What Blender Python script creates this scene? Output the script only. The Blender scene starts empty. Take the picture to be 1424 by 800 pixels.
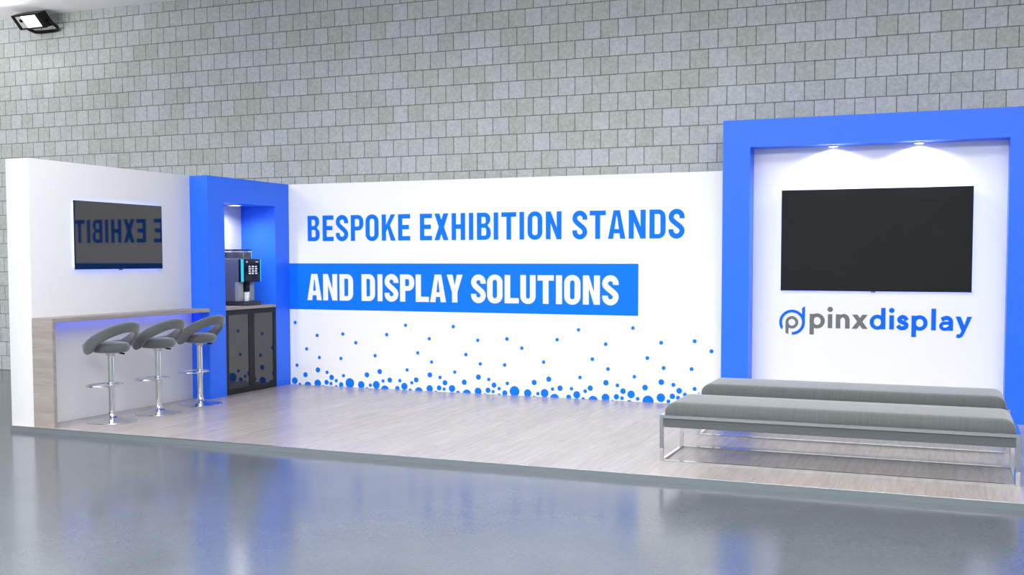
import bpy, bmesh, math, random
from mathutils import Vector, Matrix
random.seed(7)
C = bpy.context.scene.collection
PI = math.pi
sc = bpy.context.scene

# ------------------------------------------------------------------ helpers
def bx(bm, x0, x1, y0, y1, z0, z1, bev=0.0, seg=2, edges=None):
    """axis-aligned box added to bm, optionally with rounded edges"""
    t = bmesh.new()
    r = bmesh.ops.create_cube(t, size=1)
    for v in t.verts:
        v.co = Vector(((x0 + x1) / 2 + v.co.x * (x1 - x0), (y0 + y1) / 2 + v.co.y * (y1 - y0), (z0 + z1) / 2 + v.co.z * (z1 - z0)))
    if bev > 0:
        es = [e for e in t.edges if edges is None or edges(e)]
        bmesh.ops.bevel(t, geom=es, offset=bev, segments=seg, profile=0.5, affect='EDGES')
    merge(bm, t)

def merge(bm, t, mat=None):
    if mat is not None:
        bmesh.ops.transform(t, matrix=mat, verts=t.verts)
    vm = {}
    for v in t.verts:
        vm[v] = bm.verts.new(v.co)
    for f in t.faces:
        try:
            bm.faces.new([vm[v] for v in f.verts])
        except ValueError:
            pass
    t.free()

def lathe(bm, prof, n=32, center=(0, 0, 0), mat=None):
    """prof: (radius, z) from bottom to top, spun about z"""
    t = bmesh.new()
    rings = []
    for r, z in prof:
        if r < 1e-6:
            rings.append([t.verts.new((0, 0, z))])
        else:
            rings.append([t.verts.new((r * math.cos(2 * PI * i / n), r * math.sin(2 * PI * i / n), z)) for i in range(n)])
    for a, b in zip(rings, rings[1:]):
        for i in range(n):
            j = (i + 1) % n
            if len(a) == 1 and len(b) == 1: continue
            if len(a) == 1: t.faces.new((a[0], b[j], b[i]))
            elif len(b) == 1: t.faces.new((a[i], a[j], b[0]))
            else: t.faces.new((a[i], a[j], b[j], b[i]))
    if len(rings[0]) > 1: t.faces.new(rings[0][::-1])
    if len(rings[-1]) > 1: t.faces.new(rings[-1])
    m = Matrix.Translation(center)
    if mat is not None: m = m @ mat
    merge(bm, t, m)

def tube(bm, pts, rad, n=12, closed=False):
    pts = [Vector(p) for p in pts]
    N = len(pts)
    rings = []
    up = None
    for i, p in enumerate(pts):
        if closed: d = pts[(i + 1) % N] - pts[i - 1]
        else: d = pts[min(i + 1, N - 1)] - pts[max(i - 1, 0)]
        d.normalize()
        if up is None:
            a = Vector((0, 0, 1)) if abs(d.z) < 0.9 else Vector((1, 0, 0))
            up = (a - d * a.dot(d)).normalized()
        else:
            up = (up - d * up.dot(d)).normalized()
        s = d.cross(up)
        rings.append([bm.verts.new(p + (up * math.cos(2 * PI * k / n) + s * math.sin(2 * PI * k / n)) * rad) for k in range(n)])
    for i in range(N if closed else N - 1):
        a, b = rings[i], rings[(i + 1) % N]
        for k in range(n):
            j = (k + 1) % n
            bm.faces.new((a[k], a[j], b[j], b[k]))
    if not closed:
        bm.faces.new(rings[0][::-1]); bm.faces.new(rings[-1])

def prism(bm, poly, axis, a, b):
    """poly of 2-D points extruded along 'X', 'Y' or 'Z' from a to b"""
    def P(u, v, w):
        return {'X': (w, u, v), 'Y': (u, w, v), 'Z': (u, v, w)}[axis]
    A = [bm.verts.new(P(u, v, a)) for u, v in poly]
    B = [bm.verts.new(P(u, v, b)) for u, v in poly]
    n = len(poly)
    bm.faces.new(A); bm.faces.new(B[::-1])
    for i in range(n):
        j = (i + 1) % n
        bm.faces.new((A[j], A[i], B[i], B[j]))

def obj(name, bm, mat, parent=None, smooth=False, angle=40):
    bmesh.ops.remove_doubles(bm, verts=bm.verts, dist=1e-6)
    bmesh.ops.recalc_face_normals(bm, faces=bm.faces)
    me = bpy.data.meshes.new(name)
    bm.to_mesh(me); bm.free()
    me.materials.append(mat)
    if smooth:
        me.polygons.foreach_set('use_smooth', [True] * len(me.polygons))
        me.set_sharp_from_angle(angle=math.radians(angle))
    o = bpy.data.objects.new(name, me)
    C.objects.link(o)
    if parent is not None:
        o.parent = parent
    return o

def thing(name, label, cat, loc=(0, 0, 0), rz=0, group=None):
    o = bpy.data.objects.new(name, None)
    o.empty_display_size = 0.1
    C.objects.link(o)
    o.location = loc; o.rotation_euler = (0, 0, rz)
    tag(o, label, cat, group)
    return o

def tag(o, label, cat, group=None):
    o['label'] = label; o['category'] = cat; o['kind'] = 'thing'
    if group: o['group'] = group

def rebase(bm, loc):
    bmesh.ops.translate(bm, verts=bm.verts, vec=-Vector(loc))
    return bm

def B(): return bmesh.new()

# ------------------------------------------------------------------ materials
def mat(name, col=(.8, .8, .8), rough=.5, metal=0, spec=.5, ior=None, emit=None, estr=0, trans=0, coat=0, sheen=0):
    m = bpy.data.materials.new(name); m.use_nodes = True
    b = m.node_tree.nodes['Principled BSDF']
    b.inputs['Base Color'].default_value = (*col, 1)
    b.inputs['Roughness'].default_value = rough
    b.inputs['Metallic'].default_value = metal
    b.inputs['Specular IOR Level'].default_value = spec
    if ior: b.inputs['IOR'].default_value = ior
    if emit:
        b.inputs['Emission Color'].default_value = (*emit, 1)
        b.inputs['Emission Strength'].default_value = estr
    b.inputs['Transmission Weight'].default_value = trans
    b.inputs['Coat Weight'].default_value = coat
    b.inputs['Sheen Weight'].default_value = sheen
    return m

def nt(m): return m.node_tree.nodes, m.node_tree.links, m.node_tree.nodes['Principled BSDF']

def coords(N, L, scale=(1, 1, 1), loc=(0, 0, 0), kind='Object'):
    t = N.new('ShaderNodeTexCoord'); mp = N.new('ShaderNodeMapping')
    mp.inputs['Scale'].default_value = scale; mp.inputs['Location'].default_value = loc
    L.new(t.outputs[kind], mp.inputs['Vector'])
    return mp.outputs['Vector']

def noise(N, L, vec, scale, detail=4, rough=.55):
    n = N.new('ShaderNodeTexNoise')
    n.inputs['Scale'].default_value = scale; n.inputs['Detail'].default_value = detail; n.inputs['Roughness'].default_value = rough
    L.new(vec, n.inputs['Vector'])
    return n.outputs['Fac']

def ramp(N, L, fac, stops):
    r = N.new('ShaderNodeValToRGB')
    e = r.color_ramp.elements
    while len(e) < len(stops): e.new(.5)
    for k, (p, c) in enumerate(stops):
        e[k].position = p; e[k].color = (*c, 1)
    L.new(fac, r.inputs['Fac'])
    return r.outputs['Color']

def mix(N, L, a, b, fac, mode='MIX'):
    m = N.new('ShaderNodeMix'); m.data_type = 'RGBA'; m.blend_type = mode
    for key, v in (('A', a), ('B', b)):
        s = [i for i in m.inputs if i.name == key and i.type == 'RGBA'][0]
        if isinstance(v, tuple): s.default_value = (*v, 1)
        else: L.new(v, s)
    s = m.inputs[0]
    if isinstance(fac, (int, float)): s.default_value = fac
    else: L.new(fac, s)
    return [o for o in m.outputs if o.type == 'RGBA'][0]

def bump(N, L, b, h, strength, dist=.01):
    n = N.new('ShaderNodeBump'); n.inputs['Strength'].default_value = strength; n.inputs['Distance'].default_value = dist
    L.new(h, n.inputs['Height']); L.new(n.outputs['Normal'], b.inputs['Normal'])

def srgb(r, g, b):
    f = lambda c: (c / 255 / 12.92) if c / 255 <= .04045 else ((c / 255 + .055) / 1.055) ** 2.4
    return (f(r), f(g), f(b))

# hall concrete block wall: square blocks in half bond
WALL = mat('concrete_blocks', rough=.9, spec=.25)
N, L, b = nt(WALL)
tc = N.new('ShaderNodeTexCoord'); sp = N.new('ShaderNodeSeparateXYZ'); cb = N.new('ShaderNodeCombineXYZ')
L.new(tc.outputs['Object'], sp.inputs[0])
def madd(N, L, s, v):
    m = N.new('ShaderNodeMath'); m.operation = 'ADD'; m.inputs[1].default_value = v; L.new(s, m.inputs[0]); return m.outputs[0]
xy = N.new('ShaderNodeMath'); xy.operation = 'ADD'; L.new(sp.outputs['X'], xy.inputs[0]); L.new(sp.outputs['Y'], xy.inputs[1])
L.new(madd(N, L, xy.outputs[0], -.23 - .31), cb.inputs['X']); L.new(madd(N, L, sp.outputs['Z'], -2.826), cb.inputs['Y'])
br = N.new('ShaderNodeTexBrick')
L.new(cb.outputs[0], br.inputs['Vector'])
br.offset = .5; br.offset_frequency = 2; br.squash = 1
for k, v in (('Scale', 1), ('Mortar Size', .0055), ('Mortar Smooth', .35), ('Bias', 0), ('Brick Width', .2044), ('Row Height', .205)):
    br.inputs[k].default_value = v
br.inputs['Color1'].default_value = (*srgb(180, 183, 177), 1); br.inputs['Color2'].default_value = (*srgb(192, 195, 198), 1)
br.inputs['Mortar'].default_value = (*srgb(116, 118, 113), 1)
sv = coords(N, L)
grain = noise(N, L, sv, 34, 6, .75)
blot = noise(N, L, sv, 2.2, 3)
c1 = mix(N, L, br.outputs['Color'], ramp(N, L, grain, [(.3, (.28, .28, .25)), (.7, (.72, .73, .76))]), .5, 'OVERLAY')
c2 = mix(N, L, c1, ramp(N, L, blot, [(.3, (.44, .44, .43)), (.7, (.54, .55, .57))]), .4, 'OVERLAY')
L.new(c2, b.inputs['Base Color'])
mh = N.new('ShaderNodeMath'); mh.operation = 'MULTIPLY_ADD'; mh.inputs[1].default_value = .15
L.new(grain, mh.inputs[0]); inv = N.new('ShaderNodeMath'); inv.operation = 'SUBTRACT'; inv.inputs[0].default_value = 1
L.new(br.outputs['Fac'], inv.inputs[1]); L.new(inv.outputs[0], mh.inputs[2])
bump(N, L, b, mh.outputs[0], .5, .006)

# polished concrete floor
FLOOR = mat('polished_concrete', rough=.22, spec=.42)
N, L, b = nt(FLOOR)
v = coords(N, L)
c = ramp(N, L, noise(N, L, v, 1.1, 5, .6), [(.3, srgb(86, 91, 95)), (.7, srgb(96, 101, 106))])
c = mix(N, L, c, ramp(N, L, noise(N, L, v, 70, 4, .75), [(.3, (.36, .36, .36)), (.7, (.63, .63, .63))]), .6, 'OVERLAY')
L.new(c, b.inputs['Base Color'])
rr_ = N.new('ShaderNodeMapRange'); rr_.inputs['To Min'].default_value = .12; rr_.inputs['To Max'].default_value = .2
L.new(noise(N, L, v, 3, 4), rr_.inputs['Value']); L.new(rr_.outputs[0], b.inputs['Roughness'])
bump(N, L, b, noise(N, L, v, 90, 3, .6), .035, .004)

CEIL = mat('ceiling_white', (.92, .92, .93), .8)
RECESS = mat('white_recess_panel', (.86, .86, .87), .6, spec=.25)
WHITE = mat('white_panel', (.71, .71, .72), .55, spec=.3)
PRINT = mat('white_graphic_panel', (.93, .93, .93), .6, spec=.25)
BLUE = mat('blue_panel', srgb(40, 113, 252), .38, spec=.35)
INK = mat('blue_print', srgb(14, 121, 246), .6, spec=.12)
WHITEINK = mat('white_print', (.93, .93, .93), .6, spec=.25)
LOGOBLUE = mat('logo_blue', srgb(10, 106, 246), .5, spec=.12)
LOGOGREY = mat('logo_grey', srgb(112, 115, 118), .5, spec=.2)
ALU = mat('brushed_aluminium', srgb(124, 131, 136), .45, metal=.4)
CHROME = mat('chrome', (.70, .71, .72), .07, metal=1)
SATIN = mat('satin_steel', (.62, .63, .65), .28, metal=1)
BLACK = mat('black_plastic', (.006, .006, .0065), .35, spec=.25)
DARK = mat('dark_grey_plastic', (.035, .036, .038), .45)
SCREEN = mat('television_glass', (.004, .004, .005), .03, spec=.5, ior=1.7)
SCREEN2 = mat('matt_television_glass', (.008, .0085, .009), .15, spec=.5, ior=1.36)
DOORGLASS = mat('smoked_door_glass', (.006, .006, .007), .04, spec=.5, ior=1.75)
DOORFRAME = mat('door_frame_black', (.018, .019, .02), .5, spec=.2)
LEDBLUE = mat('blue_led', (.1, .1, .3), emit=(.16, .22, 1.0), estr=12)
LEDCOUNTER = mat('blue_counter_led', (.1, .1, .3), emit=(.12, .15, 1.0), estr=9.5)
CYAN = mat('cyan_light_strip', (.02, .2, .25), emit=(.02, .62, .88), estr=.85)
LAMP = mat('lamp_diffuser', (.9, .9, .9), emit=(1, 1, 1), estr=12)
MIRROR = mat('lamp_reflector', (.62, .58, .57), .4, metal=.2)
ICON = mat('screen_icons', (.5, .5, .5), emit=(.6, .62, .62), estr=.6)
MACHINE = mat('machine_silver', (.20, .20, .22), .4, metal=.35)
PILLAR = mat('machine_light_grey', (.36, .37, .37), .4)
CLEAR = mat('clear_plastic', (.85, .86, .88), .05, trans=.85, ior=1.12)
BEANS = mat('coffee_beans', (.012, .009, .008), .6, spec=.2)

# wood laminates
def wood(name, dark, light, axis, fine=1.0, rough=.3, spec=.5, planks=None):
    m = mat(name, rough=rough, spec=spec)
    N, L, b = nt(m)
    s = [26, 26, 26]; s['XYZ'.index(axis)] = 1.7
    v = coords(N, L, tuple(s))
    g1 = noise(N, L, v, 1.0 * fine, 5, .62)
    s2 = [140, 140, 140]; s2['XYZ'.index(axis)] = 5
    g2 = noise(N, L, coords(N, L, tuple(s2)), 1.0 * fine, 3, .6)
    c = ramp(N, L, g1, [(.28, dark), (.72, light)])
    c = mix(N, L, c, ramp(N, L, g2, [(.25, (.36, .36, .36)), (.75, (.6, .6, .6))]), .5, 'OVERLAY')
    if planks:
        w, ln = planks
        tc = N.new('ShaderNodeTexCoord'); sp = N.new('ShaderNodeSeparateXYZ'); cb = N.new('ShaderNodeCombineXYZ')
        L.new(tc.outputs['Object'], sp.inputs[0]); L.new(sp.outputs['Y'], cb.inputs['X']); L.new(sp.outputs['X'], cb.inputs['Y'])
        br = N.new('ShaderNodeTexBrick'); L.new(cb.outputs[0], br.inputs['Vector'])
        br.offset = .37; br.offset_frequency = 2
        for k, q in (('Scale', 1), ('Mortar Size', .0012), ('Mortar Smooth', .1), ('Brick Width', ln), ('Row Height', w)):
            br.inputs[k].default_value = q
        br.inputs['Color1'].default_value = (.44, .44, .44, 1); br.inputs['Color2'].default_value = (.54, .54, .54, 1)
        br.inputs['Mortar'].default_value = (.30, .29, .29, 1)
        c = mix(N, L, c, br.outputs['Color'], .6, 'OVERLAY')
    L.new(c, b.inputs['Base Color'])
    bump(N, L, b, g2, .04, .002)
    return m
LAMINATE = wood('floor_laminate', srgb(160, 150, 145), srgb(180, 171, 166), 'Y', rough=.27, spec=.5, planks=(.19, 1.38))
OAKX = wood('grey_oak_across', srgb(138, 129, 124), srgb(164, 155, 150), 'X', rough=.45)
OAKY = wood('grey_oak_along', srgb(142, 132, 127), srgb(170, 160, 155), 'Y', rough=.45)

def fabric(name, col, streak):
    m = mat(name, rough=.9, spec=.15, sheen=.5)
    N, L, b = nt(m)
    v = coords(N, L, (70, 6, 3))
    v2 = coords(N, L)
    c = ramp(N, L, noise(N, L, v, 1.0, 4, .6), [(.25, tuple(x * (1 - streak) for x in col)), (.75, tuple(x * (1 + streak) for x in col))])
    w = noise(N, L, v2, 420, 2, .6)
    c = mix(N, L, c, ramp(N, L, w, [(.3, (.36, .36, .36)), (.7, (.62, .62, .62))]), .5, 'OVERLAY')
    L.new(c, b.inputs['Base Color'])
    bump(N, L, b, w, .15, .002)
    return m
FABRIC = fabric('bench_fabric', srgb(88, 91, 91), .16)
APRON = fabric('bench_apron_fabric', srgb(88, 91, 94), .05)
SEATFAB = fabric('stool_fabric', srgb(84, 88, 90), .03)

# ------------------------------------------------------------------ the hall
HZ = -.049
bm = B(); bx(bm, -14, 18, -18, .51, HZ - .2, HZ)
o = obj('floor', bm, FLOOR); o['kind'] = 'structure'
bm = B(); bx(bm, -14, 18, .31, .51, HZ, 5.2)
o = obj('wall_back', bm, WALL); o['kind'] = 'structure'
bm = B(); bx(bm, -12.2, -12, -18, .31, HZ, 5.2)
o = obj('wall_left', bm, WALL); o['kind'] = 'structure'
bm = B(); bx(bm, 11.5, 11.7, -18, .31, HZ, 5.2)
o = obj('wall_right', bm, WALL); o['kind'] = 'structure'
bm = B(); bx(bm, -12, 11.5, -18.2, -18, HZ, 5.2)
o = obj('wall_front', bm, WALL); o['kind'] = 'structure'
bm = B()
y = .31
for k in range(26):                                   # ceiling boards with narrow joints running along the wall
    bx(bm, -14, 18, y - .715, y, 5.008, 5.03, .004, 1); y -= .725
bx(bm, -14, 18, -18, .31, 5.035, 5.2)
o = obj('ceiling', bm, CEIL); o['kind'] = 'structure'

# ------------------------------------------------------------------ the stand: dimensions
T, D, LB, W = .28, 3.797, 1.555, .2414               # side panel thickness, depth of the stand, alcove tower front, its face
H, HT = 2.5, 2.994
XT, XO, XO2, XR, PT, ZO = 5.7186, 5.9972, 8.4269, 8.706, .238, 2.7138

E0 = .0005
# platform
p = thing('stand_platform', 'low raised platform floor of pale wood laminate with grey metal edging', 'platform', (4, -1.8, HZ))
bm = B(); bx(bm, -T, XR, -D + .004, .2, HZ, 0)
lam = obj('laminate_surface', rebase(bm, (0, 0, 0)), LAMINATE)
def adopt(o, parent):
    o.parent = parent
    o.matrix_parent_inverse = Matrix.Translation(-Vector(parent.location)) if parent.rotation_euler.z == 0 else parent.matrix_basis.inverted()
    return o
adopt(lam, p)
bm = B(); bx(bm, -T - .004, XR + .004, -D - .004, -D + .0035, HZ, -.006)
t = adopt(obj('edge_trim', bm, ALU), p); t['label'] = 'grey aluminium edge strip'
bm = B(); bx(bm, -T - .004, XR + .004, -D - .0055, -D + .0035, -.006, -.0001, .0012, 2)
t = adopt(obj('edge_lip', bm, CHROME, smooth=True), p); t['label'] = 'thin polished lip'

# left side panel
bm = B(); bx(bm, -T, 0, -D + .012, -LB, .0005, H, .003, 2)
o = obj('side_panel', bm, WHITE, smooth=True); tag(o, 'thick plain white side panel carrying a screen, at the left end of the stand', 'panel')

# alcove tower (blue, with a tall recess for the coffee cabinet)
NY0, NY1, NZ = -1.265, -.29, 2.215
p = thing('alcove_tower', 'blue corner tower with a tall recess holding the coffee machine', 'tower', (0, -.8, 0))
bm = B(); prism(bm, [(-LB, E0), (NY0, E0), (NY0, NZ), (NY1, NZ), (NY1, E0), (0, E0), (0, H), (-LB, H)], 'X', -T, W)
adopt(obj('shell', bm, BLUE), p)
bm = B(); bx(bm, -T + .003, -.26, NY0 - .002, NY1 + .002, E0, NZ + .002)
t = adopt(obj('back_panel', bm, WHITE), p); t['label'] = 'white back of the recess'

# back panel with printed graphics
bp = thing('graphic_back_panel', 'long white back panel printed with blue headline, banner and dots', 'panel', (3, 0, 0))
bm = B(); bx(bm, W, XT, 0, .2, E0, H)
adopt(obj('board', bm, PRINT), bp)

def arc(cx, cy, rx, ry, a0, a1, n=10):
    return [(cx + rx * math.cos(math.radians(a0 + (a1 - a0) * i / n)), cy + ry * math.sin(math.radians(a0 + (a1 - a0) * i / n))) for i in range(n + 1)]
def rr(x0, y0, x1, y1, bl, br, tr, tl):
    P = []
    P += arc(x0 + bl, y0 + bl, bl, bl, 180, 270) if bl else [(x0, y0)]
    P += arc(x1 - br, y0 + br, br, br, 270, 360) if br else [(x1, y0)]
    P += arc(x1 - tr, y1 - tr, tr, tr, 0, 90) if tr else [(x1, y1)]
    P += arc(x0 + tl, y1 - tl, tl, tl, 90, 180) if tl else [(x0, y1)]
    return P
def thick(path, t):
    P = [Vector(q) for q in path]
    Lf, Rt = [], []
    for i, q in enumerate(P):
        if i == 0: d = (P[1] - q).normalized(); k = 1
        elif i == len(P) - 1: d = (q - P[i - 1]).normalized(); k = 1
        else:
            d1, d2 = (q - P[i - 1]).normalized(), (P[i + 1] - q).normalized()
            d = (d1 + d2).normalized(); k = 1 / max(.5, d.dot(d1))
        n = Vector((-d.y, d.x)) * (t / 2 * k)
        Lf.append(tuple(q + n)); Rt.append(tuple(q - n))
    return Lf + Rt[::-1]
def bez(a, b, c, d, n=12):
    R = []
    for i in range(n + 1):
        t = i / n; u = 1 - t
        R.append(tuple(u**3 * a[k] + 3 * u * u * t * b[k] + 3 * u * t * t * c[k] + t**3 * d[k] for k in (0, 1)))
    return R
def catmull(P, n=8):
    P = [Vector(q) for q in P]; P = [2 * P[0] - P[1]] + P + [2 * P[-1] - P[-2]]
    R = []
    for i in range(1, len(P) - 2):
        a, b, c, d = P[i - 1:i + 3]
        for k in range(n):
            t = k / n
            R.append(tuple(.5 * (2 * b + (c - a) * t + (2 * a - 5 * b + 4 * c - d) * t * t + (3 * b - a - 3 * c + d) * t**3)))
    R.append(tuple(P[-2]))
    return R

def glyph(ch, w, s, h):
    """condensed capital in a box w wide and 1 high: list of shapes, each a list of contours"""
    m = w / 2
    if ch == 'I': return [[[(0, 0), (w, 0), (w, 1), (0, 1)]]]
    if ch == 'T': return [[[(m - s / 2, 0), (m + s / 2, 0), (m + s / 2, 1 - h), (w, 1 - h), (w, 1), (0, 1), (0, 1 - h), (m - s / 2, 1 - h)]]]
    if ch == 'L': return [[[(0, 0), (w, 0), (w, h), (s, h), (s, 1), (0, 1)]]]
    if ch == 'E': return [[[(0, 0), (w, 0), (w, h), (s, h), (s, .5 - h * .46), (w * .9, .5 - h * .46), (w * .9, .5 + h * .54), (s, .5 + h * .54), (s, 1 - h), (w, 1 - h), (w, 1), (0, 1)]]]
    if ch == 'H': return [[[(0, 0), (s, 0), (s, .5 - h / 2), (w - s, .5 - h / 2), (w - s, 0), (w, 0), (w, 1), (w - s, 1), (w - s, .5 + h / 2), (s, .5 + h / 2), (s, 1), (0, 1)]]]
    if ch == 'N': return [[[(0, 0), (s, 0), (s, .58), (w - s, 0), (w, 0), (w, 1), (w - s, 1), (w - s, .42), (s, 1), (0, 1)]]]
    if ch == 'O':
        e = .012; r = m * .96; ri = max(.02, m - s) * .96
        return [[rr(0, -e, w, 1 + e, r, r, r, r), rr(s, h * .92, w - s, 1 - h * .92, ri, ri, ri, ri)]]
    if ch == 'U':
        e = .012; r = m * .96; ri = (m - s) * .96
        P = [(0, 1)] + arc(r, r - e, r, r, 180, 270) + arc(w - r, r - e, r, r, 270, 360) + [(w, 1), (w - s, 1)]
        P += arc(w - s - ri, h * .92 + ri, ri, ri, 0, -90) + arc(s + ri, h * .92 + ri, ri, ri, 270, 180) + [(s, 1)]
        return [[P]]
    if ch == 'D':
        r = m * .9; ri = max(.02, r - s)
        return [[rr(0, 0, w, 1, 0, r, r, 0), rr(s, h * .92, w - s, 1 - h * .92, 0, ri, ri, 0)]]
    if ch == 'P':
        r = min(m * .9, .28); q = .40; ri = max(.02, r - s)
        P = [(0, 0), (s, 0), (s, q)] + arc(w - r, q + r, r, r, 270, 360) + arc(w - r, 1 - r, r, r, 0, 90) + [(0, 1)]
        return [[P, rr(s, q + h * .92, w - s, 1 - h * .92, 0, ri, ri, 0)]]
    if ch == 'B':
        r = min(m * .8, .235); ri = max(.02, r - s * .8); n = .04
        P = [(0, 0)] + arc(w - r, r, r, r, 270, 360) + arc(w - r, .52 - r + .0, r, r, 20, 58, 5)
        P += arc(w - .02 - r, .52 + r, r, r, -58, 0, 6) + arc(w - .02 - r, 1 - r, r, r, 0, 90) + [(0, 1)]
        return [[P, rr(s, h * .92, w - s, .52 - h * .46, 0, ri, ri, 0), rr(s, .52 + h * .46, w - s - .02, 1 - h * .92, 0, ri, ri, 0)]]
    if ch == 'S':
        t = (s + h) / 2; k = t / 2; r = (w - 2 * k) / 2; e = .012
        P = [(w - k, .685)] + arc(w - k - r, 1 + e - k - r, r, r, 0, 180, 16) + bez((k, 1 + e - k - r), (k, .56), (w - k, .44), (w - k, k + r - e), 16)[1:-1] + arc(k + r, k + r - e, r, r, 0, -180, 16) + [(k, .315)]
        return [[thick(P, t)]]
    if ch == 'A':
        ap = s * .62; q = s * 1.02
        el = lambda y: q + (m - .012 - q) * y / .80
        P = [(0, 0), (q, 0), (el(.19), .19), (w - el(.19), .19), (w - q, 0), (w, 0), (m + ap, 1), (m - ap, 1)]
        return [[P, [(el(.19 + h * .9), .19 + h * .9), (w - el(.19 + h * .9), .19 + h * .9), (m + .012, .80), (m - .012, .80)]]]
    if ch == 'X':
        q = s * 1.12; c = s * .60
        d = .5 - (m - q) * .5 / (m - c)
        return [[[(0, 0), (q, 0), (m, .5 - d), (w - q, 0), (w, 0), (m + c, .5), (w, 1), (w - q, 1), (m, .5 + d), (q, 1), (0, 1), (m - c, .5)]]]
    if ch == 'K':
        return [[[(0, 0), (s, 0), (s, .33), (s + .07, .45), (w - s * 1.12, 0), (w, 0), (s + .175, .585), (w - .015, 1), (w - s * 1.1, 1), (s, .60), (s, 1), (0, 1)]]]
    if ch == 'Y':
        q = s * 1.08
        return [[[(m - s / 2, 0), (m + s / 2, 0), (m + s / 2, .37), (w, 1), (w - q, 1), (m, .60), (q, 1), (0, 1), (m - s / 2, .37)]]]
    raise ValueError(ch)

def flat(bm, shapes, y0, th):
    """shapes in the XZ plane -> thin raised letters whose back lies at y0"""
    for num, shape in enumerate(shapes):
        yk = y0 - .00025 * (num % 3)
        cu = bpy.data.curves.new('outline', 'CURVE'); cu.dimensions = '2D'; cu.fill_mode = 'BOTH'; cu.extrude = th / 2
        for con in shape:
            pts = []
            for q in con:
                if not pts or (abs(q[0] - pts[-1][0]) + abs(q[1] - pts[-1][1])) > 1e-5: pts.append(q)
            s = cu.splines.new('POLY'); s.points.add(len(pts) - 1); s.use_cyclic_u = True
            for pt, q in zip(s.points, pts): pt.co = (q[0], q[1], 0, 1)
        ob = bpy.data.objects.new('outline', cu); C.objects.link(ob)
        dg = bpy.context.evaluated_depsgraph_get()
        me = bpy.data.meshes.new_from_object(ob.evaluated_get(dg))
        t = bmesh.new(); t.from_mesh(me)
        for v in t.verts: v.co = Vector((v.co.x, yk - th / 2 + v.co.z, v.co.y))
        merge(bm, t)
        bpy.data.objects.remove(ob); bpy.data.curves.remove(cu); bpy.data.meshes.remove(me)

def line(letters, z0, z1, stroke, bar):
    cap = z1 - z0; out = []
    for ch, a, c in letters:
        for shape in glyph(ch, (c - a) / cap, stroke / cap, bar / cap):
            out.append([[(a + x * cap, z0 + y * cap) for x, y in con] for con in shape])
    return out
LINE1 = [('B', .516, .690), ('E', .733, .889), ('S', .922, 1.096), ('P', 1.133, 1.309), ('O', 1.338, 1.519), ('K', 1.562, 1.751), ('E', 1.784, 1.947), ('E', 2.077, 2.237), ('X', 2.269, 2.452), ('H', 2.493, 2.668), ('I', 2.716, 2.772), ('B', 2.818, 2.994), ('I', 3.030, 3.087), ('T', 3.126, 3.311), ('I', 3.351, 3.408), ('O', 3.450, 3.630), ('N', 3.672, 3.861), ('S', 3.990, 4.165), ('T', 4.193, 4.380), ('A', 4.406, 4.606), ('N', 4.643, 4.835), ('D', 4.877, 5.057), ('S', 5.089, 5.266)]
LINE2 = [('A', .503, .712), ('N', .733, .935), ('D', .967, 1.159), ('D', 1.277, 1.464), ('I', 1.499, 1.566), ('S', 1.597, 1.783), ('P', 1.807, 1.998), ('L', 2.018, 2.193), ('A', 2.208, 2.418), ('Y', 2.429, 2.633), ('S', 2.743, 2.929), ('O', 2.947, 3.141), ('L', 3.167, 3.342), ('U', 3.362, 3.549), ('T', 3.574, 3.770), ('I', 3.796, 3.868), ('O', 3.895, 4.087), ('N', 4.117, 4.315), ('S', 4.343, 4.532)]
bm = B(); flat(bm, line(LINE1, 1.793, 2.107, .058, .053), 0, .0015)
t = adopt(obj('headline_lettering', bm, INK), bp); t['label'] = 'blue capital letters reading BESPOKE EXHIBITION STANDS'
bm = B(); bx(bm, W, 4.756, -.0015, 0, .947, 1.519)
ban = adopt(obj('banner_strip', bm, INK), bp); ban['label'] = 'solid blue banner behind the second line'
bm = B(); flat(bm, line(LINE2, 1.063, 1.388, .069, .061), -.0015, .0015)
t = adopt(obj('banner_lettering', bm, WHITEINK), bp); t.parent = ban; t.matrix_parent_inverse = ban.matrix_parent_inverse.copy() @ Matrix(); t['label'] = 'white capital letters reading AND DISPLAY SOLUTIONS'
t.matrix_parent_inverse = Matrix()
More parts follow.
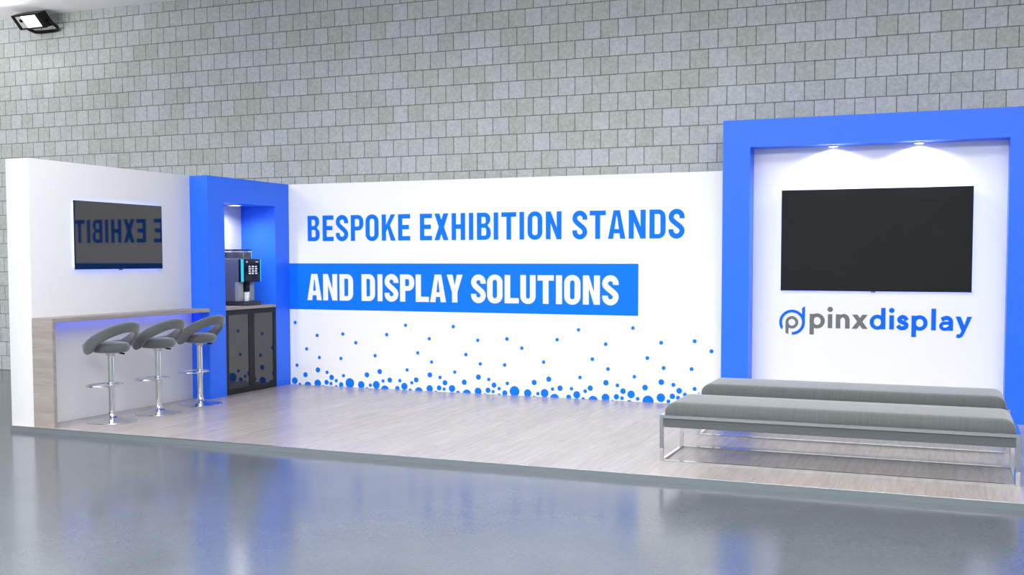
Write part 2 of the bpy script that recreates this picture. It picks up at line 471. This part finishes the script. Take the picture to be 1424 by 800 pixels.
DOTS = [(0.302, 0.046, 0.043), (0.318, 0.778, 0.022), (0.338, 0.242, 0.022), (0.377, 0.001, 0.022), (0.46, 0.127, 0.032), (0.482, 0.452, 0.022), (0.494, -0.01, 0.052), (0.637, 0.625, 0.022), (0.638, 0.026, 0.048), (0.643, 0.195, 0.032), (0.666, 0.35, 0.022), (0.72, -0.013, 0.022), (0.766, 0.045, 0.031), (0.775, 0.17, 0.022), (0.83, 0.032, 0.022), (0.84, 0.109, 0.033), (0.905, -0.005, 0.022), (0.906, 0.071, 0.022), (0.976, 0.025, 0.031), (0.976, 0.349, 0.022), (1.006, 0.652, 0.022), (1.01, 0.137, 0.022), (1.1, 0.05, 0.061), (1.189, 0.549, 0.022), (1.26, 0.035, 0.046), (1.341, 0.161, 0.032), (1.342, -0.01, 0.022), (1.388, 0.035, 0.022), (1.457, 0.399, 0.022), (1.471, 0.044, 0.047), (1.519, 0.208, 0.031), (1.564, 0.095, 0.021), (1.589, -0.014, 0.056), (1.619, 0.66, 0.022), (1.657, 0.11, 0.031), (1.76, 0.013, 0.03), (1.794, 0.109, 0.022), (1.856, 0.043, 0.043), (1.876, 0.779, 0.021), (1.894, 0.242, 0.021), (1.933, -0.001, 0.021), (1.957, 0.09, 0.021), (2.016, 0.127, 0.031), (2.039, 0.452, 0.021), (2.05, -0.012, 0.053), (2.193, 0.626, 0.021), (2.195, 0.03, 0.042), (2.199, 0.195, 0.031), (2.223, 0.349, 0.021), (2.279, -0.011, 0.022), (2.321, 0.044, 0.031), (2.333, 0.17, 0.022), (2.386, 0.033, 0.021), (2.398, 0.109, 0.032), (2.49, 0.044, 0.042), (2.509, 0.778, 0.022), (2.527, 0.241, 0.021), (2.567, 0.001, 0.022), (2.649, 0.126, 0.032), (2.672, 0.452, 0.022), (2.683, -0.013, 0.055), (2.825, 0.625, 0.021), (2.828, 0.027, 0.044), (2.832, 0.194, 0.032), (2.856, 0.35, 0.021), (2.912, -0.012, 0.021), (2.954, 0.045, 0.032), (2.964, 0.172, 0.021), (3.019, 0.032, 0.021), (3.03, 0.108, 0.031), (3.095, -0.006, 0.021), (3.095, 0.071, 0.021), (3.165, 0.349, 0.022), (3.166, 0.023, 0.032), (3.194, 0.651, 0.022), (3.198, 0.136, 0.022), (3.288, 0.048, 0.061), (3.379, 0.55, 0.021), (3.451, 0.034, 0.046), (3.53, -0.011, 0.021), (3.531, 0.161, 0.031), (3.577, 0.034, 0.021), (3.646, 0.399, 0.021), (3.659, 0.044, 0.048), (3.709, 0.206, 0.031), (3.755, 0.095, 0.021), (3.78, -0.012, 0.055), (3.809, 0.659, 0.021), (3.846, 0.109, 0.032), (3.95, 0.012, 0.03), (3.983, 0.109, 0.021), (4.046, 0.043, 0.042), (4.065, 0.777, 0.02), (4.084, 0.241, 0.021), (4.122, -0.002, 0.022), (4.146, 0.089, 0.022), (4.205, 0.126, 0.031), (4.229, 0.453, 0.022), (4.24, -0.015, 0.056), (4.384, 0.625, 0.022), (4.385, 0.026, 0.046), (4.389, 0.194, 0.032), (4.412, 0.349, 0.022), (4.468, -0.012, 0.02), (4.511, 0.043, 0.031), (4.522, 0.171, 0.022), (4.576, 0.031, 0.022), (4.587, 0.109, 0.032), (4.659, -0.014, 0.029), (4.68, 0.078, 0.043), (4.697, 0.812, 0.021), (4.716, 0.275, 0.021), (4.755, 0.032, 0.021), (4.838, 0.16, 0.032), (4.862, 0.486, 0.022), (4.873, 0.01, 0.064), (5.016, 0.659, 0.022), (5.017, 0.057, 0.048), (5.021, 0.228, 0.032), (5.045, 0.384, 0.022), (5.102, 0.02, 0.022), (5.145, 0.078, 0.031), (5.155, 0.204, 0.023), (5.208, 0.065, 0.023), (5.22, 0.142, 0.032), (5.283, 0.104, 0.022), (5.354, 0.384, 0.022), (5.385, 0.686, 0.022), (5.389, 0.17, 0.022), (5.445, 0.112, 0.022), (5.569, 0.583, 0.022)]
bm = B()
for num, (x, z, r) in enumerate(DOTS):
    pts = []
    for i in range(28):
        q = (x + r * math.cos(2 * PI * i / 28), max(.0012, z + r * math.sin(2 * PI * i / 28)))
        if q[0] < W + .001: q = (W + .001, q[1])
        if not pts or abs(q[0] - pts[-1][0]) + abs(q[1] - pts[-1][1]) > 1e-5: pts.append(q)
    low = [q for q in pts if q[1] > .0013]
    if len(low) < 3: continue
    lo = [q for q in pts if q[1] <= .0013]
    if len(lo) > 2:                                   # keep only the two ends of the cut edge
        a, c = min(lo), max(lo); pts = [q for q in pts if q[1] > .0013 or q == a or q == c]
    prism(bm, pts, 'Y', -.0012 - .0002 * (num % 3), 0)
t = adopt(obj('dot_pattern', bm, INK), bp); t['label'] = 'blue printed dots gathering along the bottom'

# media tower
mt = thing('media_tower', 'tall blue portal frame around a white recess with the larger screen', 'tower', (7.2, -.1, 0))
bm = B(); prism(bm, [(XT, E0), (XO, E0), (XO, ZO), (XO2, ZO), (XO2, E0), (XR, E0), (XR, HT), (XT, HT)], 'Y', -PT, .2)
adopt(obj('portal_frame', bm, BLUE), mt)
bm = B(); bx(bm, XO - .001, XO2 + .001, .011, .195, E0, ZO + .001)
rec = adopt(obj('back_panel', bm, RECESS), mt); rec['label'] = 'white back of the recess'
def el(cx, cz, rx, rz, n=36): return arc(cx, cz, rx, rz, 0, 360 - 360 / n, n - 1)
def rect(x0, z0, x1, z1): return [(x0, z0), (x1, z0), (x1, z1), (x0, z1)]
emblem_grey = [
    [el(6.4055, .912, .065, .065), el(6.4055, .912, .0355, .0355)],
    [[(6.341, .912), (6.341, .800), (6.372, .788), (6.372, .912)]],
]
grey = [
    [rect(6.585, .79, 6.629, 1.004)], [el(6.660, .932, .077, .078), el(6.660, .932, .036, .041)],
    [rect(6.767, .86, 6.811, 1.004)], [el(6.789, 1.053, .027, .027)],
    [rect(6.846, .86, 6.891, 1.004)],
    [[(6.983, .86)] + arc(6.925, .945, .058, .064, 0, 128) + [(6.889, .938)] + arc(6.914, .938, .024, .034, 180, 0) + [(6.938, .86)]],
    [[(7.006, 1.004), (7.058, 1.004), (7.160, .86), (7.107, .86)]], [[(7.105, 1.004), (7.157, 1.004), (7.055, .86), (7.003, .86)]],
]
emblem_blue = [
    [arc(6.407, .913, .131, .131, -90, 212, 48) + [(6.306, .834)] + arc(6.407, .913, .1015, .1015, 206, -90, 48)],
    [[(6.5075, .913), (6.538, .913), (6.538, 1.079), (6.522, 1.073), (6.5075, 1.058)]],
]
blue = [
    [el(7.252, .931, .075, .0765), el(7.252, .931, .035, .040)], [rect(7.286, .861, 7.329, 1.077)],
    [rect(7.366, .861, 7.410, 1.004)], [el(7.388, 1.052, .026, .026)],
    [thick(catmull([(7.531, .956), (7.514, .981), (7.486, .988), (7.461, .967), (7.470, .944), (7.500, .932), (7.526, .914), (7.522, .887), (7.494, .875), (7.466, .880), (7.446, .902)]), .041)],
    [rect(7.576, .79, 7.620, 1.004)], [el(7.653, .932, .074, .0775), el(7.653, .932, .035, .040)],
    [rect(7.760, .861, 7.804, 1.077)],
    [thick([(7.942, .861), (7.942, .945)] + arc(7.903, .948, .039, .040, 0, 118)[1:] + [(7.854, .971)], .041)],
    [thick([(7.940, .936), (7.896, .936)] + arc(7.884, .9055, .0335, .0305, 90, 270) + [(7.905, .876), (7.936, .900)], .033)],
    [[(7.983, 1.003), (8.031, 1.003), (8.064, .918), (8.090, 1.003), (8.134, 1.003), (8.070, .846), (8.052, .808), (8.024, .790), (7.991, .795), (7.997, .829), (8.018, .827), (8.031, .842), (8.039, .861)]],
]
for nm, shapes, m_, lab in (('logo_emblem', emblem_blue, LOGOBLUE, 'blue ring of the round emblem'), ('logo_emblem', emblem_grey, LOGOGREY, 'grey letter inside the round emblem'),
                            ('logo_lettering', grey, LOGOGREY, 'grey lower case letters of the name'), ('logo_lettering', blue, LOGOBLUE, 'blue lower case letters of the name')):
    bm = B(); flat(bm, shapes, .011, .003)
    t = obj(nm, bm, m_); t.parent = rec; t['label'] = lab
# ------------------------------------------------------------------ televisions
def television(label, w, h, matglass):
    """flat screen centred on its origin, back on y=0, facing -y"""
    r = thing('television', label, 'television', group=None)
    bm = B(); bx(bm, -w / 2, w / 2, -.0365, -.020, -h / 2, h / 2, .003, 2)
    obj('frame', bm, BLACK, r, True)
    e = .005
    bm = B(); bx(bm, -w / 2 + e, w / 2 - e, -.0375, -.0364, -h / 2 + e + .004, h / 2 - e)
    obj('screen', bm, matglass, r)
    bm = B(); bx(bm, -w * .36, w * .36, -.020, -.008, -h * .36, h * .30, .004, 2)
    obj('rear_housing', bm, BLACK, r, True)
    bm = B(); bx(bm, -.022, .022, -.0375, -.022, -h / 2 - .009, -h / 2 + .003, .003, 2)
    obj('sensor', bm, DARK, r, True)
    bm = B(); bx(bm, -.22, .22, -.008, 0, -.14, .12, .002, 1)
    obj('wall_bracket', bm, DARK, r)
    bm = B(); a, c, q = w / 2 - .016, h / 2 - .016, .006
    for z in (-c, c): bx(bm, -a, a, -.020, -.010, z - q, z + q)
    for x in (-a, a): bx(bm, x - q, x + q, -.020, -.010, -c + q, c - q)
    led = obj('backlight_strip', bm, LEDBLUE, r); led['label'] = 'blue backlight behind the screen'
    return r
tv = television('smaller wall mounted screen glowing blue behind, reflecting the headline, above the bar counter', 1.223, .671, SCREEN)
tv.location = (.001, -2.668, 1.802); tv.rotation_euler = (0, 0, PI / 2)
tv2 = television('large black wall mounted screen in the white recess above the logo', 1.834, 1.036, SCREEN2)
tv2.location = (7.207, .0105, 1.761)

# ------------------------------------------------------------------ bar counter
bc = thing('bar_counter', 'narrow grey oak bar counter with one solid end, fixed along the side panel', 'counter', (.12, -2.7, 0))
bm = B(); bx(bm, .001, .25, -D + .006, -D + .046, .0005, 1.02, .002, 1)
adopt(obj('end_panel', bm, OAKX), bc)
bm = B(); bx(bm, .001, .25, -D + .046, -LB - .001, .979, 1.02, .002, 1)
adopt(obj('countertop', bm, OAKY), bc)
bm = B(); bx(bm, .05, .075, -D + .06, -LB - .012, .974, .979)
t = adopt(obj('led_strip', bm, LEDCOUNTER), bc); t['label'] = 'blue light strip under the top'

# ------------------------------------------------------------------ bar stools
def stool(label):
    r = thing('bar_stool', label, 'stool', group='bar stools at the counter')
    bm = B()
    lathe(bm, [(0, .0005), (.2235, .0005), (.2255, .004), (.222, .008), (.17, .015), (.11, .025), (.06, .040), (.036, .058), (.031, .075), (0, .075)], 48)
    obj('base', bm, CHROME, r, True)
    bm = B()
    lathe(bm, [(0, .07), (.0285, .07), (.0285, .46), (.0285, .640), (0, .640)], 28)
    lathe(bm, [(.029, .075), (.0335, .077), (.0335, .10), (.029, .102)], 28)
    obj('column', bm, CHROME, r, True)
    bm = B()
    lathe(bm, [(0, .632), (.030, .632), (.036, .64), (.048, .664), (.085, .674), (.10, .682), (0, .682)], 28)
    obj('seat_mount', bm, SATIN, r, True)
    # footrest: oval chrome loop around the column, reaching forward
    bm = B()
    pts = []
    for i in range(44):
        a = 2 * PI * i / 44
        cx, cy = math.cos(a), math.sin(a)
        pts.append((-.080 + .112 * math.copysign(abs(cx) ** .8, cx), .187 * math.copysign(abs(cy) ** .8, cy), .352))
    tube(bm, pts, .0095, 10, True)
    lathe(bm, [(.0285, .325), (.036, .327), (.036, .378), (.0285, .38)], 24)
    obj('footrest', bm, CHROME, r, True)
    # seat pad
    bm = B()
    prof = [(0, .672), (.11, .672)]
    for i in range(13):
        a = -PI / 2 + PI * i / 12
        prof.append((.132 + .046 * math.cos(a), .719 + .046 * math.sin(a)))
    prof += [(.10, .772), (0, .775)]
    lathe(bm, prof, 48)
    obj('seat', bm, SEATFAB, r, True)
    # wrap-round back: padded band that rises from the sides of the seat to the back
    bd = Vector((1, -.04, 0)).normalized(); bs = Vector((.04, 1, 0)).normalized()
    bm = B(); rings = []; n = 60; K = 20
    for i in range(n + 1):
        th = math.radians(-146 + 292 * i / n)
        c = .5 + .5 * math.cos(th)
        er = bd * math.cos(th) + bs * math.sin(th)
        R = .230 + .012 * c - .022 * max(0, (abs(math.degrees(th)) - 118) / 28) ** 2
        zc = .774 + .146 * math.cos(th)
        zc = .724 + math.log(1 + math.exp((zc - .724) / .008)) * .008
        end = min(i, n - i) / 7
        q_ = min(1, max(0, (abs(math.degrees(th)) - 78) / 30)); low = .030 * q_ * q_ * (3 - 2 * q_)
        sc_ = math.sqrt(max(0.02, 1 - (1 - min(1, end)) ** 2))
        dz = -.146 * math.sin(th) if zc > .735 else 0
        et = bd * -math.sin(th) + bs * math.cos(th)
        tan = (et * R + Vector((0, 0, dz))).normalized()
        lean = .32 * c
        uz = (Vector((0, 0, 1)) + er * lean); uz = (uz - tan * uz.dot(tan)).normalized(); ur = tan.cross(uz).normalized()
        if ur.dot(er) < 0: ur = -ur
        ring = []
        for k in range(K):
            a = 2 * PI * k / K
            cx, cz = math.cos(a), math.sin(a)
            px = abs(cx) ** .75 * math.copysign(1, cx) * .0235 * sc_
            pz = abs(cz) ** .6 * math.copysign(1, cz) * (.048 + .004 * c) * (.4 + .6 * sc_)
            if cz < 0: pz -= low * min(1, abs(cz) * 1.6) * max(0, 1 - max(0, abs(math.degrees(th)) - 104) / 18)
            ring.append(bm.verts.new(er * R + Vector((0, 0, zc)) + ur * px + uz * pz))
        rings.append(ring)
    for a, b_ in zip(rings, rings[1:]):
        for k in range(K):
            j = (k + 1) % K
            bm.faces.new((a[k], a[j], b_[j], b_[k]))
    bm.faces.new(rings[0][::-1]); bm.faces.new(rings[-1])
    obj('backrest', bm, SEATFAB, r, True, 70)
    # height lever
    rt = Vector((.73, .684, 0))
    bm = B()
    tube(bm, [tuple(rt * .03 + Vector((0, 0, .664))), tuple(rt * .085 + Vector((0, 0, .662)))], .005, 8)
    lv = obj('height_lever', bm, SATIN, r, True)
    bm = B()
    tube(bm, [tuple(rt * .076 + Vector((0, 0, .6615))), tuple(rt * .100 + Vector((0, 0, .657))), tuple(rt * .127 + Vector((0, 0, .653)))], .0085, 10)
    obj('grip', bm, BLACK, lv, True)
    return r
def dup(root, loc, label):
    r = root.copy(); C.objects.link(r); r.location = loc; r['label'] = label
    for ch in list(root.children):
        c = ch.copy(); C.objects.link(c); c.parent = r
        for g in ch.children:
            d = g.copy(); C.objects.link(d); d.parent = c
    return r
s1 = stool('grey bar stool with wrap back, nearest the solid oak end of the counter')
s1.location = (.416, -3.244, 0)
dup(s1, (.454, -2.637, 0), 'grey bar stool with wrap back, middle one along the bar counter')
dup(s1, (.407, -1.933, 0), 'grey bar stool with wrap back, standing in front of the blue corner tower')

# ------------------------------------------------------------------ benches
def bench(label):
    """origin at the floor, centre of the frame; 2.54 long, .69 deep"""
    r = thing('bench', label, 'bench', group='upholstered benches facing the screen')
    lx, ly, q = 1.27, .345, .028
    for sx in (-1, 1):
        for sy in (-1, 1):
            bm = B(); x0, x1 = sorted((sx * lx, sx * (lx - q))); y0, y1 = sorted((sy * ly, sy * (ly - q)))
            bx(bm, x0, x1, y0, y1, .0005, .362)
            obj('leg', bm, CHROME, r)
    bm = B()
    for s in (-1, 1):
        y0, y1 = sorted((s * ly, s * (ly - q))); bx(bm, -lx + q, lx - q, y0, y1, .337, .362)
        x0, x1 = sorted((s * lx, s * (lx - q))); bx(bm, x0, x1, -ly + q, ly - q, .337, .362)
    obj('top_rail', bm, CHROME, r)
    bm = B()
    for s in (-1, 1):
        y0, y1 = sorted((s * ly, s * (ly - q))); bx(bm, -lx + q, lx - q, y0, y1, .0005, .0125)
        x0, x1 = sorted((s * lx, s * (lx - q))); bx(bm, x0, x1, -ly + q, ly - q, .0005, .0125)
    obj('floor_rail', bm, CHROME, r)
    bm = B(); bx(bm, -lx + q + .004, lx - q - .004, -ly + .012, ly - .012, .266, .337, .004, 2)
    a = obj('apron', bm, APRON, r); a['label'] = 'dark grey fabric base under the rail'
    # cushion with softly rounded top and a slight crown
    bm = B()
    hx, hy, z0, z1, R = 1.240, .335, .362, .461, .078
    ring = lambda ins, z: [bm.verts.new((x, y, z)) for x, y in rr(-hx + ins, -hy + ins, hx - ins, hy - ins, *[max(.012, .03 - ins * .1)] * 4)]
    prof = [(.004, z0), (.0, z0 + .006), (.0, z1 - R)]
    for i in range(1, 9):
        a = PI / 2 * i / 8
        prof.append((R * (1 - math.cos(a)), z1 - R + (R - .004) * math.sin(a)))
    prof += [(R + .05, z1 - .002), (R + .15, z1)]
    rs = [ring(i, z) for i, z in prof]
    n = len(rs[0])
    for a, b_ in zip(rs, rs[1:]):
        for k in range(n):
            j = (k + 1) % n
            bm.faces.new((a[k], a[j], b_[j], b_[k]))
    bm.faces.new(rs[0][::-1]); bm.faces.new(rs[-1])
    obj('cushion', bm, FABRIC, r, True, 60)
    return r
b1 = bench('grey upholstered bench on chrome frame, nearer the front edge of the platform')
b1.location = (7.12, -2.925, 0)
dup(b1, (7.12, -1.612, 0), 'grey upholstered bench on chrome frame, behind the other and nearer the large screen')

# ------------------------------------------------------------------ coffee corner
cb_ = thing('base_cabinet', 'black two door cabinet with dark glass doors in the blue recess', 'cabinet', (0, -.78, 0))
bm = B(); bx(bm, -.255, .215, NY0 + .003, NY1 - .003, .001, .982)
adopt(obj('carcass', bm, DOORFRAME), cb_)
ym = (NY0 + NY1) / 2
for y0, y1 in ((NY0 + .005, ym - .002), (ym + .002, NY1 - .005)):
    bm = B(); z0, z1, f, fb = .010, .975, .07, .075
    f0 = .05
    bx(bm, .215, .236, y0, y0 + f0, z0, z1); bx(bm, .215, .236, y1 - f0, y1, z0, z1)
    bx(bm, .215, .236, y0 + f0, y1 - f0, z0, z0 + .06); bx(bm, .215, .236, y0 + f0, y1 - f0, z1 - .05, z1)
    d = adopt(obj('door', bm, DOORFRAME), cb_)
    bm = B(); bx(bm, .217, .229, y0 + f0 + .0005, y1 - f0 - .0005, z0 + .0605, z1 - .0505)
    g = obj('glass_panel', bm, DOORGLASS); g.parent = d
bm = B(); bx(bm, -.258, W + .001, NY0 + .002, NY1 - .002, .983, 1.019, .002, 1)
o = obj('worktop', bm, OAKY); tag(o, 'grey oak worktop over the dark cabinet in the recess', 'worktop')

cm = thing('coffee_machine', 'silver and black coffee machine with cyan lit screen on the worktop', 'coffee machine', (0, -.70, 1.0195))
z = 1.0195
my0, my1 = -.862, -.548
bm = B(); bx(bm, -.235, .205, my0 - .004, my1 + .004, z, z + .052, .006, 2)
adopt(obj('drip_tray', bm, DARK, smooth=True), cm)
bm = B(); bx(bm, -.235, .06, my0, my1, z + .053, 1.575, .006, 2); bx(bm, .06, .122, my0, my1, 1.300, 1.575, .004, 2)
adopt(obj('body', bm, MACHINE, smooth=True), cm)
for y0, y1 in ((my0 + .004, my0 + .100), (my1 - .100, my1 - .004)):
    bm = B(); bx(bm, .06, .115, y0, y1, z + .053, 1.299, .004, 2)
    adopt(obj('front_pillar', bm, PILLAR, smooth=True), cm)
bm = B(); bx(bm, .122, .200, my0 - .003, my1 + .012, 1.300, 1.572, .006, 2)
hd = adopt(obj('head', bm, BLACK, smooth=True), cm)
bm = B(); bx(bm, .160, .197, my0 - .006, my0 - .003, 1.303, 1.570)
s = obj('light_strip', bm, CYAN); s.parent = hd; s['label'] = 'cyan light strip'
bm = B(); bx(bm, .2005, .203, my1 - .001, my1 + .011, 1.303, 1.570)
s = obj('light_strip', bm, CYAN); s.parent = hd; s['label'] = 'cyan light strip'
bm = B(); bx(bm, .200, .2025, my0 + .014, my1 - .018, 1.318, 1.562)
s = obj('touch_screen', bm, SCREEN2); s.parent = hd
bm = B()
yc = (my0 + my1) / 2
for r_, zz in enumerate((1.475, 1.448, 1.421, 1.394)):
    for c_ in range(3):
        bx(bm, .2025, .2032, yc - .072 + c_ * .062, yc - .036 + c_ * .062 + (.008 if (r_ + c_) % 2 else 0), zz, zz + .016)
bx(bm, .2025, .2032, yc - .115, yc - .092, 1.530, 1.548); bx(bm, .2025, .2032, yc + .065, yc + .115, 1.533, 1.543)
s = obj('menu_keys', bm, ICON); s.parent = hd
bm = B(); bx(bm, .05, .135, yc - .042, yc + .042, 1.185, 1.300, .006, 2)
lathe(bm, [(0, 1.165), (.007, 1.165), (.009, 1.19), (0, 1.19)], 12, (.105, yc - .02, 0)); lathe(bm, [(0, 1.165), (.007, 1.165), (.009, 1.19), (0, 1.19)], 12, (.105, yc + .02, 0))
adopt(obj('spout', bm, BLACK, smooth=True), cm)
bm = B(); bx(bm, .045, .061, my0 + .10, my1 - .10, z + .053, 1.30); 
adopt(obj('splash_plate', bm, DARK), cm)
bm = B()
lathe(bm, [(0, z + .0525), (.030, z + .0525), (.037, z + .16), (.034, z + .16), (.028, z + .058), (0, z + .058)], 24, (.115, yc, 0))
o = obj('cup', bm, mat('cup_glass', (.9, .92, .95), .08, spec=.8)); tag(o, 'small pale cup under the spout of the coffee machine', 'cup')
hop = [(x, y_) for x in (-.10, .055) for y_ in (-.782, -.628)]
for x, y_ in hop:
    bm = B(); bx(bm, x - .058, x + .058, y_ - .062, y_ + .062, 1.577, 1.670, .035, 5, edges=lambda e: abs(e.verts[0].co.z - e.verts[1].co.z) > .05)
    h = adopt(obj('bean_hopper', bm, CLEAR, smooth=True), cm)
    bm = B(); bx(bm, x - .047, x + .047, y_ - .048, y_ + .048, 1.5775, 1.652, .028, 4, edges=lambda e: abs(e.verts[0].co.z - e.verts[1].co.z) > .03)
    q = obj('coffee_beans', bm, BEANS, smooth=True); q.parent = h; q['kind'] = 'stuff'
    bm = B(); bx(bm, x - .056, x + .056, y_ - .060, y_ + .060, 1.670, 1.686, .034, 5, edges=lambda e: abs(e.verts[0].co.z - e.verts[1].co.z) > .005)
    q = obj('lid', bm, BLACK, smooth=True); q.parent = h

# ------------------------------------------------------------------ downlights
def downlight(label, loc, r, power, group=None, spread=152):
    d = thing('recessed_downlight', label, 'downlight', loc, group=group)
    bm = B(); lathe(bm, [(r * .82, 0), (r, -.003), (r * .98, -.010), (r * .80, -.013), (r * .78, -.004)], 32)
    obj('bezel', bm, mat('downlight_bezel', (.85, .85, .86), .4), d, True)
    bm = B(); lathe(bm, [(0, -.002), (r * .8, -.002), (r * .8, -.009), (0, -.010)], 32)
    obj('lens', bm, LAMP, d)
    li = bpy.data.lights.new('downlight_lamp', 'AREA'); li.shape = 'DISK'; li.size = r * 1.4; li.energy = power; li.spread = math.radians(spread)
    lo = bpy.data.objects.new('downlight_lamp', li); C.objects.link(lo); lo.parent = d; lo.location = (0, 0, -.018)
    return d
downlight('small round downlight over the left half of the large screen', (6.803, -.075, ZO), .052, 12, 'downlights in the white recess')
downlight('small round downlight over the right half of the large screen', (7.617, -.075, ZO), .052, 12, 'downlights in the white recess')
downlight('small downlight in the top of the coffee recess', (.02, -.78, NZ), .08, 7)

# ------------------------------------------------------------------ floodlight under the ceiling
fl = thing('floodlight', 'black floodlight fixed high on the block wall just under the ceiling', 'floodlight', (-3.93, .3, 4.9))
X0, X1 = -4.175, -3.685
su = Vector((0, .162, -.158)); de = Vector((0, .130, .062)); TLc = Vector((0, -.100, 4.928))
sn = su.normalized(); nn = Vector((0, -sn.z, sn.y)); nn = -nn if nn.y > 0 else nn       # nn: out of the face
def P3(x, s, d): return Vector((x, 0, 0)) + TLc + su * s + de * d
bm = B()
f0 = [P3(X0, 0, 0), P3(X1, 0, 0), P3(X1, 1, 0), P3(X0, 1, 0)]
f1 = [P3(X0, 0, .92), P3(X1, 0, .92), P3(X1, 1, .92), P3(X0, 1, .92)]
f2 = [P3(X0 + .06, .12, 1.12), P3(X1 - .06, .12, 1.12), P3(X1 - .06, .88, 1.12), P3(X0 + .06, .88, 1.12)]
V = [[bm.verts.new(p) for p in f] for f in (f0, f1, f2)]
for a, b_ in zip(V, V[1:]):
    for k in range(4):
        j = (k + 1) % 4; bm.faces.new((a[k], a[j], b_[j], b_[k]))
bm.faces.new(V[0]); bm.faces.new(V[2][::-1])
adopt(obj('housing', bm, BLACK), fl)
def facebox(x0, x1, s0, s1, d0, d1):
    bm = B(); vs = [bm.verts.new(P3(x, s, 0) + nn * d) for d in (d0, d1) for x, s in ((x0, s0), (x1, s0), (x1, s1), (x0, s1))]
    for f in ((0, 1, 2, 3), (7, 6, 5, 4), (0, 4, 5, 1), (1, 5, 6, 2), (2, 6, 7, 3), (3, 7, 4, 0)): bm.faces.new([vs[k] for k in f])
    return bm
bm = facebox(X0 + .05, X1 - .075, .09, .91, .001, .004)
gl = adopt(obj('glass', bm, mat('floodlight_glass', (.9, .88, .87), .3, emit=(1, .98, .97), estr=2.2)), fl)
bm = facebox(X0 + .05, X0 + .15, .09, .91, .004, .006); s = obj('reflector', bm, MIRROR); s.parent = gl
bm = facebox(X0 + .095, X0 + .135, .30, .48, .006, .016); s = obj('lamp_holder', bm, BLACK); s.parent = gl
bm = B()
def frame_bar(x0, x1, s0, s1):
    merge(bm, facebox(x0, x1, s0, s1, -.002, .016))
frame_bar(X0, X1, 0, .08); frame_bar(X0, X1, .92, 1); frame_bar(X0, X0 + .045, .08, .92); frame_bar(X1 - .07, X1, .08, .92)
adopt(obj('front_frame', bm, BLACK), fl)
bm = B()
pl, pr = P3(X0 - .012, .62, .45), P3(X1 + .012, .62, .45)
def strap(pts, w, th):
    t = bmesh.new(); tube(t, pts, 1, 4); t.free()
pth = [pl, Vector((-4.17, .20, 4.80)), Vector((-4.12, .26, 4.772)), Vector((-4.04, .285, 4.768)), Vector((-3.80, .285, 4.770)), Vector((-3.72, .27, 4.775)), Vector((-3.675, .22, 4.80)), pr]
tube(bm, [tuple(q) for q in pth], .024, 8)
for s in (-1, 1):
    e = pl if s < 0 else pr
    lathe(bm, [(0, -.012), (.022, -.012), (.022, .012), (0, .012)], 14, tuple(e), Matrix.Rotation(PI / 2, 4, 'Y'))
adopt(obj('mounting_bracket', bm, BLACK, smooth=True), fl)
fl_l = bpy.data.lights.new('floodlight_lamp', 'AREA'); fl_l.energy = 5; fl_l.size = .3
fo = bpy.data.objects.new('floodlight_lamp', fl_l); C.objects.link(fo)
fo.location = TLc + Vector(((X0 + X1) / 2, 0, 0)) + su * .5 + nn * .05
fo.rotation_euler = nn.to_track_quat('-Z', 'Y').to_euler()

# ------------------------------------------------------------------ light of the hall, with unseen fill lamps added
w = bpy.data.worlds.new('hall_daylight'); sc.world = w; w.use_nodes = True
bg = w.node_tree.nodes['Background']
bg.inputs['Color'].default_value = (.95, .975, 1.0, 1); bg.inputs['Strength'].default_value = 1
def ceiling_fill(x, y, z, length, e):  # unseen upward lamp, added to brighten the ceiling and what it bounces onto
    li = bpy.data.lights.new('ceiling_fill', 'AREA'); li.shape = 'RECTANGLE'; li.size = length; li.size_y = .6; li.energy = e; li.color = (1, .99, .98)
    o = bpy.data.objects.new('ceiling_fill', li); C.objects.link(o); o.location = (x, y, z); o.rotation_euler = (PI, 0, 0)
li = bpy.data.lights.new('overhead_fill', 'AREA'); li.shape = 'RECTANGLE'; li.size = 18; li.size_y = 5; li.energy = 3050; li.color = (.96, .98, 1)  # broad unseen lamp added below the ceiling to light the stand from in front
o = bpy.data.objects.new('overhead_fill', li); C.objects.link(o); o.location = (3.5, -11.5, 4.98)
ceiling_fill(-6.7, -2.6, 3.8, 7, 320)
ceiling_fill(5.8, -4.4, 4.35, 10, 310)

# ------------------------------------------------------------------ camera
yaw, pit, roll, f = -.3764, .0529, -.0004, 1464.68
fw = Vector((math.sin(yaw) * math.cos(pit), math.cos(yaw) * math.cos(pit), -math.sin(pit)))
rt = Vector((math.cos(yaw), -math.sin(yaw), 0)); up = rt.cross(fw)
cam = bpy.data.cameras.new('camera'); co = bpy.data.objects.new('camera', cam); C.objects.link(co)
M = Matrix((rt, up, -fw)).transposed().to_4x4(); M.translation = (7.8905, -11.1684, 1.5537)
co.matrix_world = M
cam.sensor_width = 36; cam.sensor_fit = 'HORIZONTAL'; cam.lens = f / 1424 * 36
cam.shift_x = -24.65 / 1424; cam.shift_y = 40.08 / 1424
cam.clip_start = .05; cam.clip_end = 200
sc.camera = co
sc.view_settings.view_transform = 'Standard'; sc.view_settings.look = 'None'
sc.view_settings.exposure = 0; sc.view_settings.gamma = 1; sc.view_settings.use_curve_mapping = False
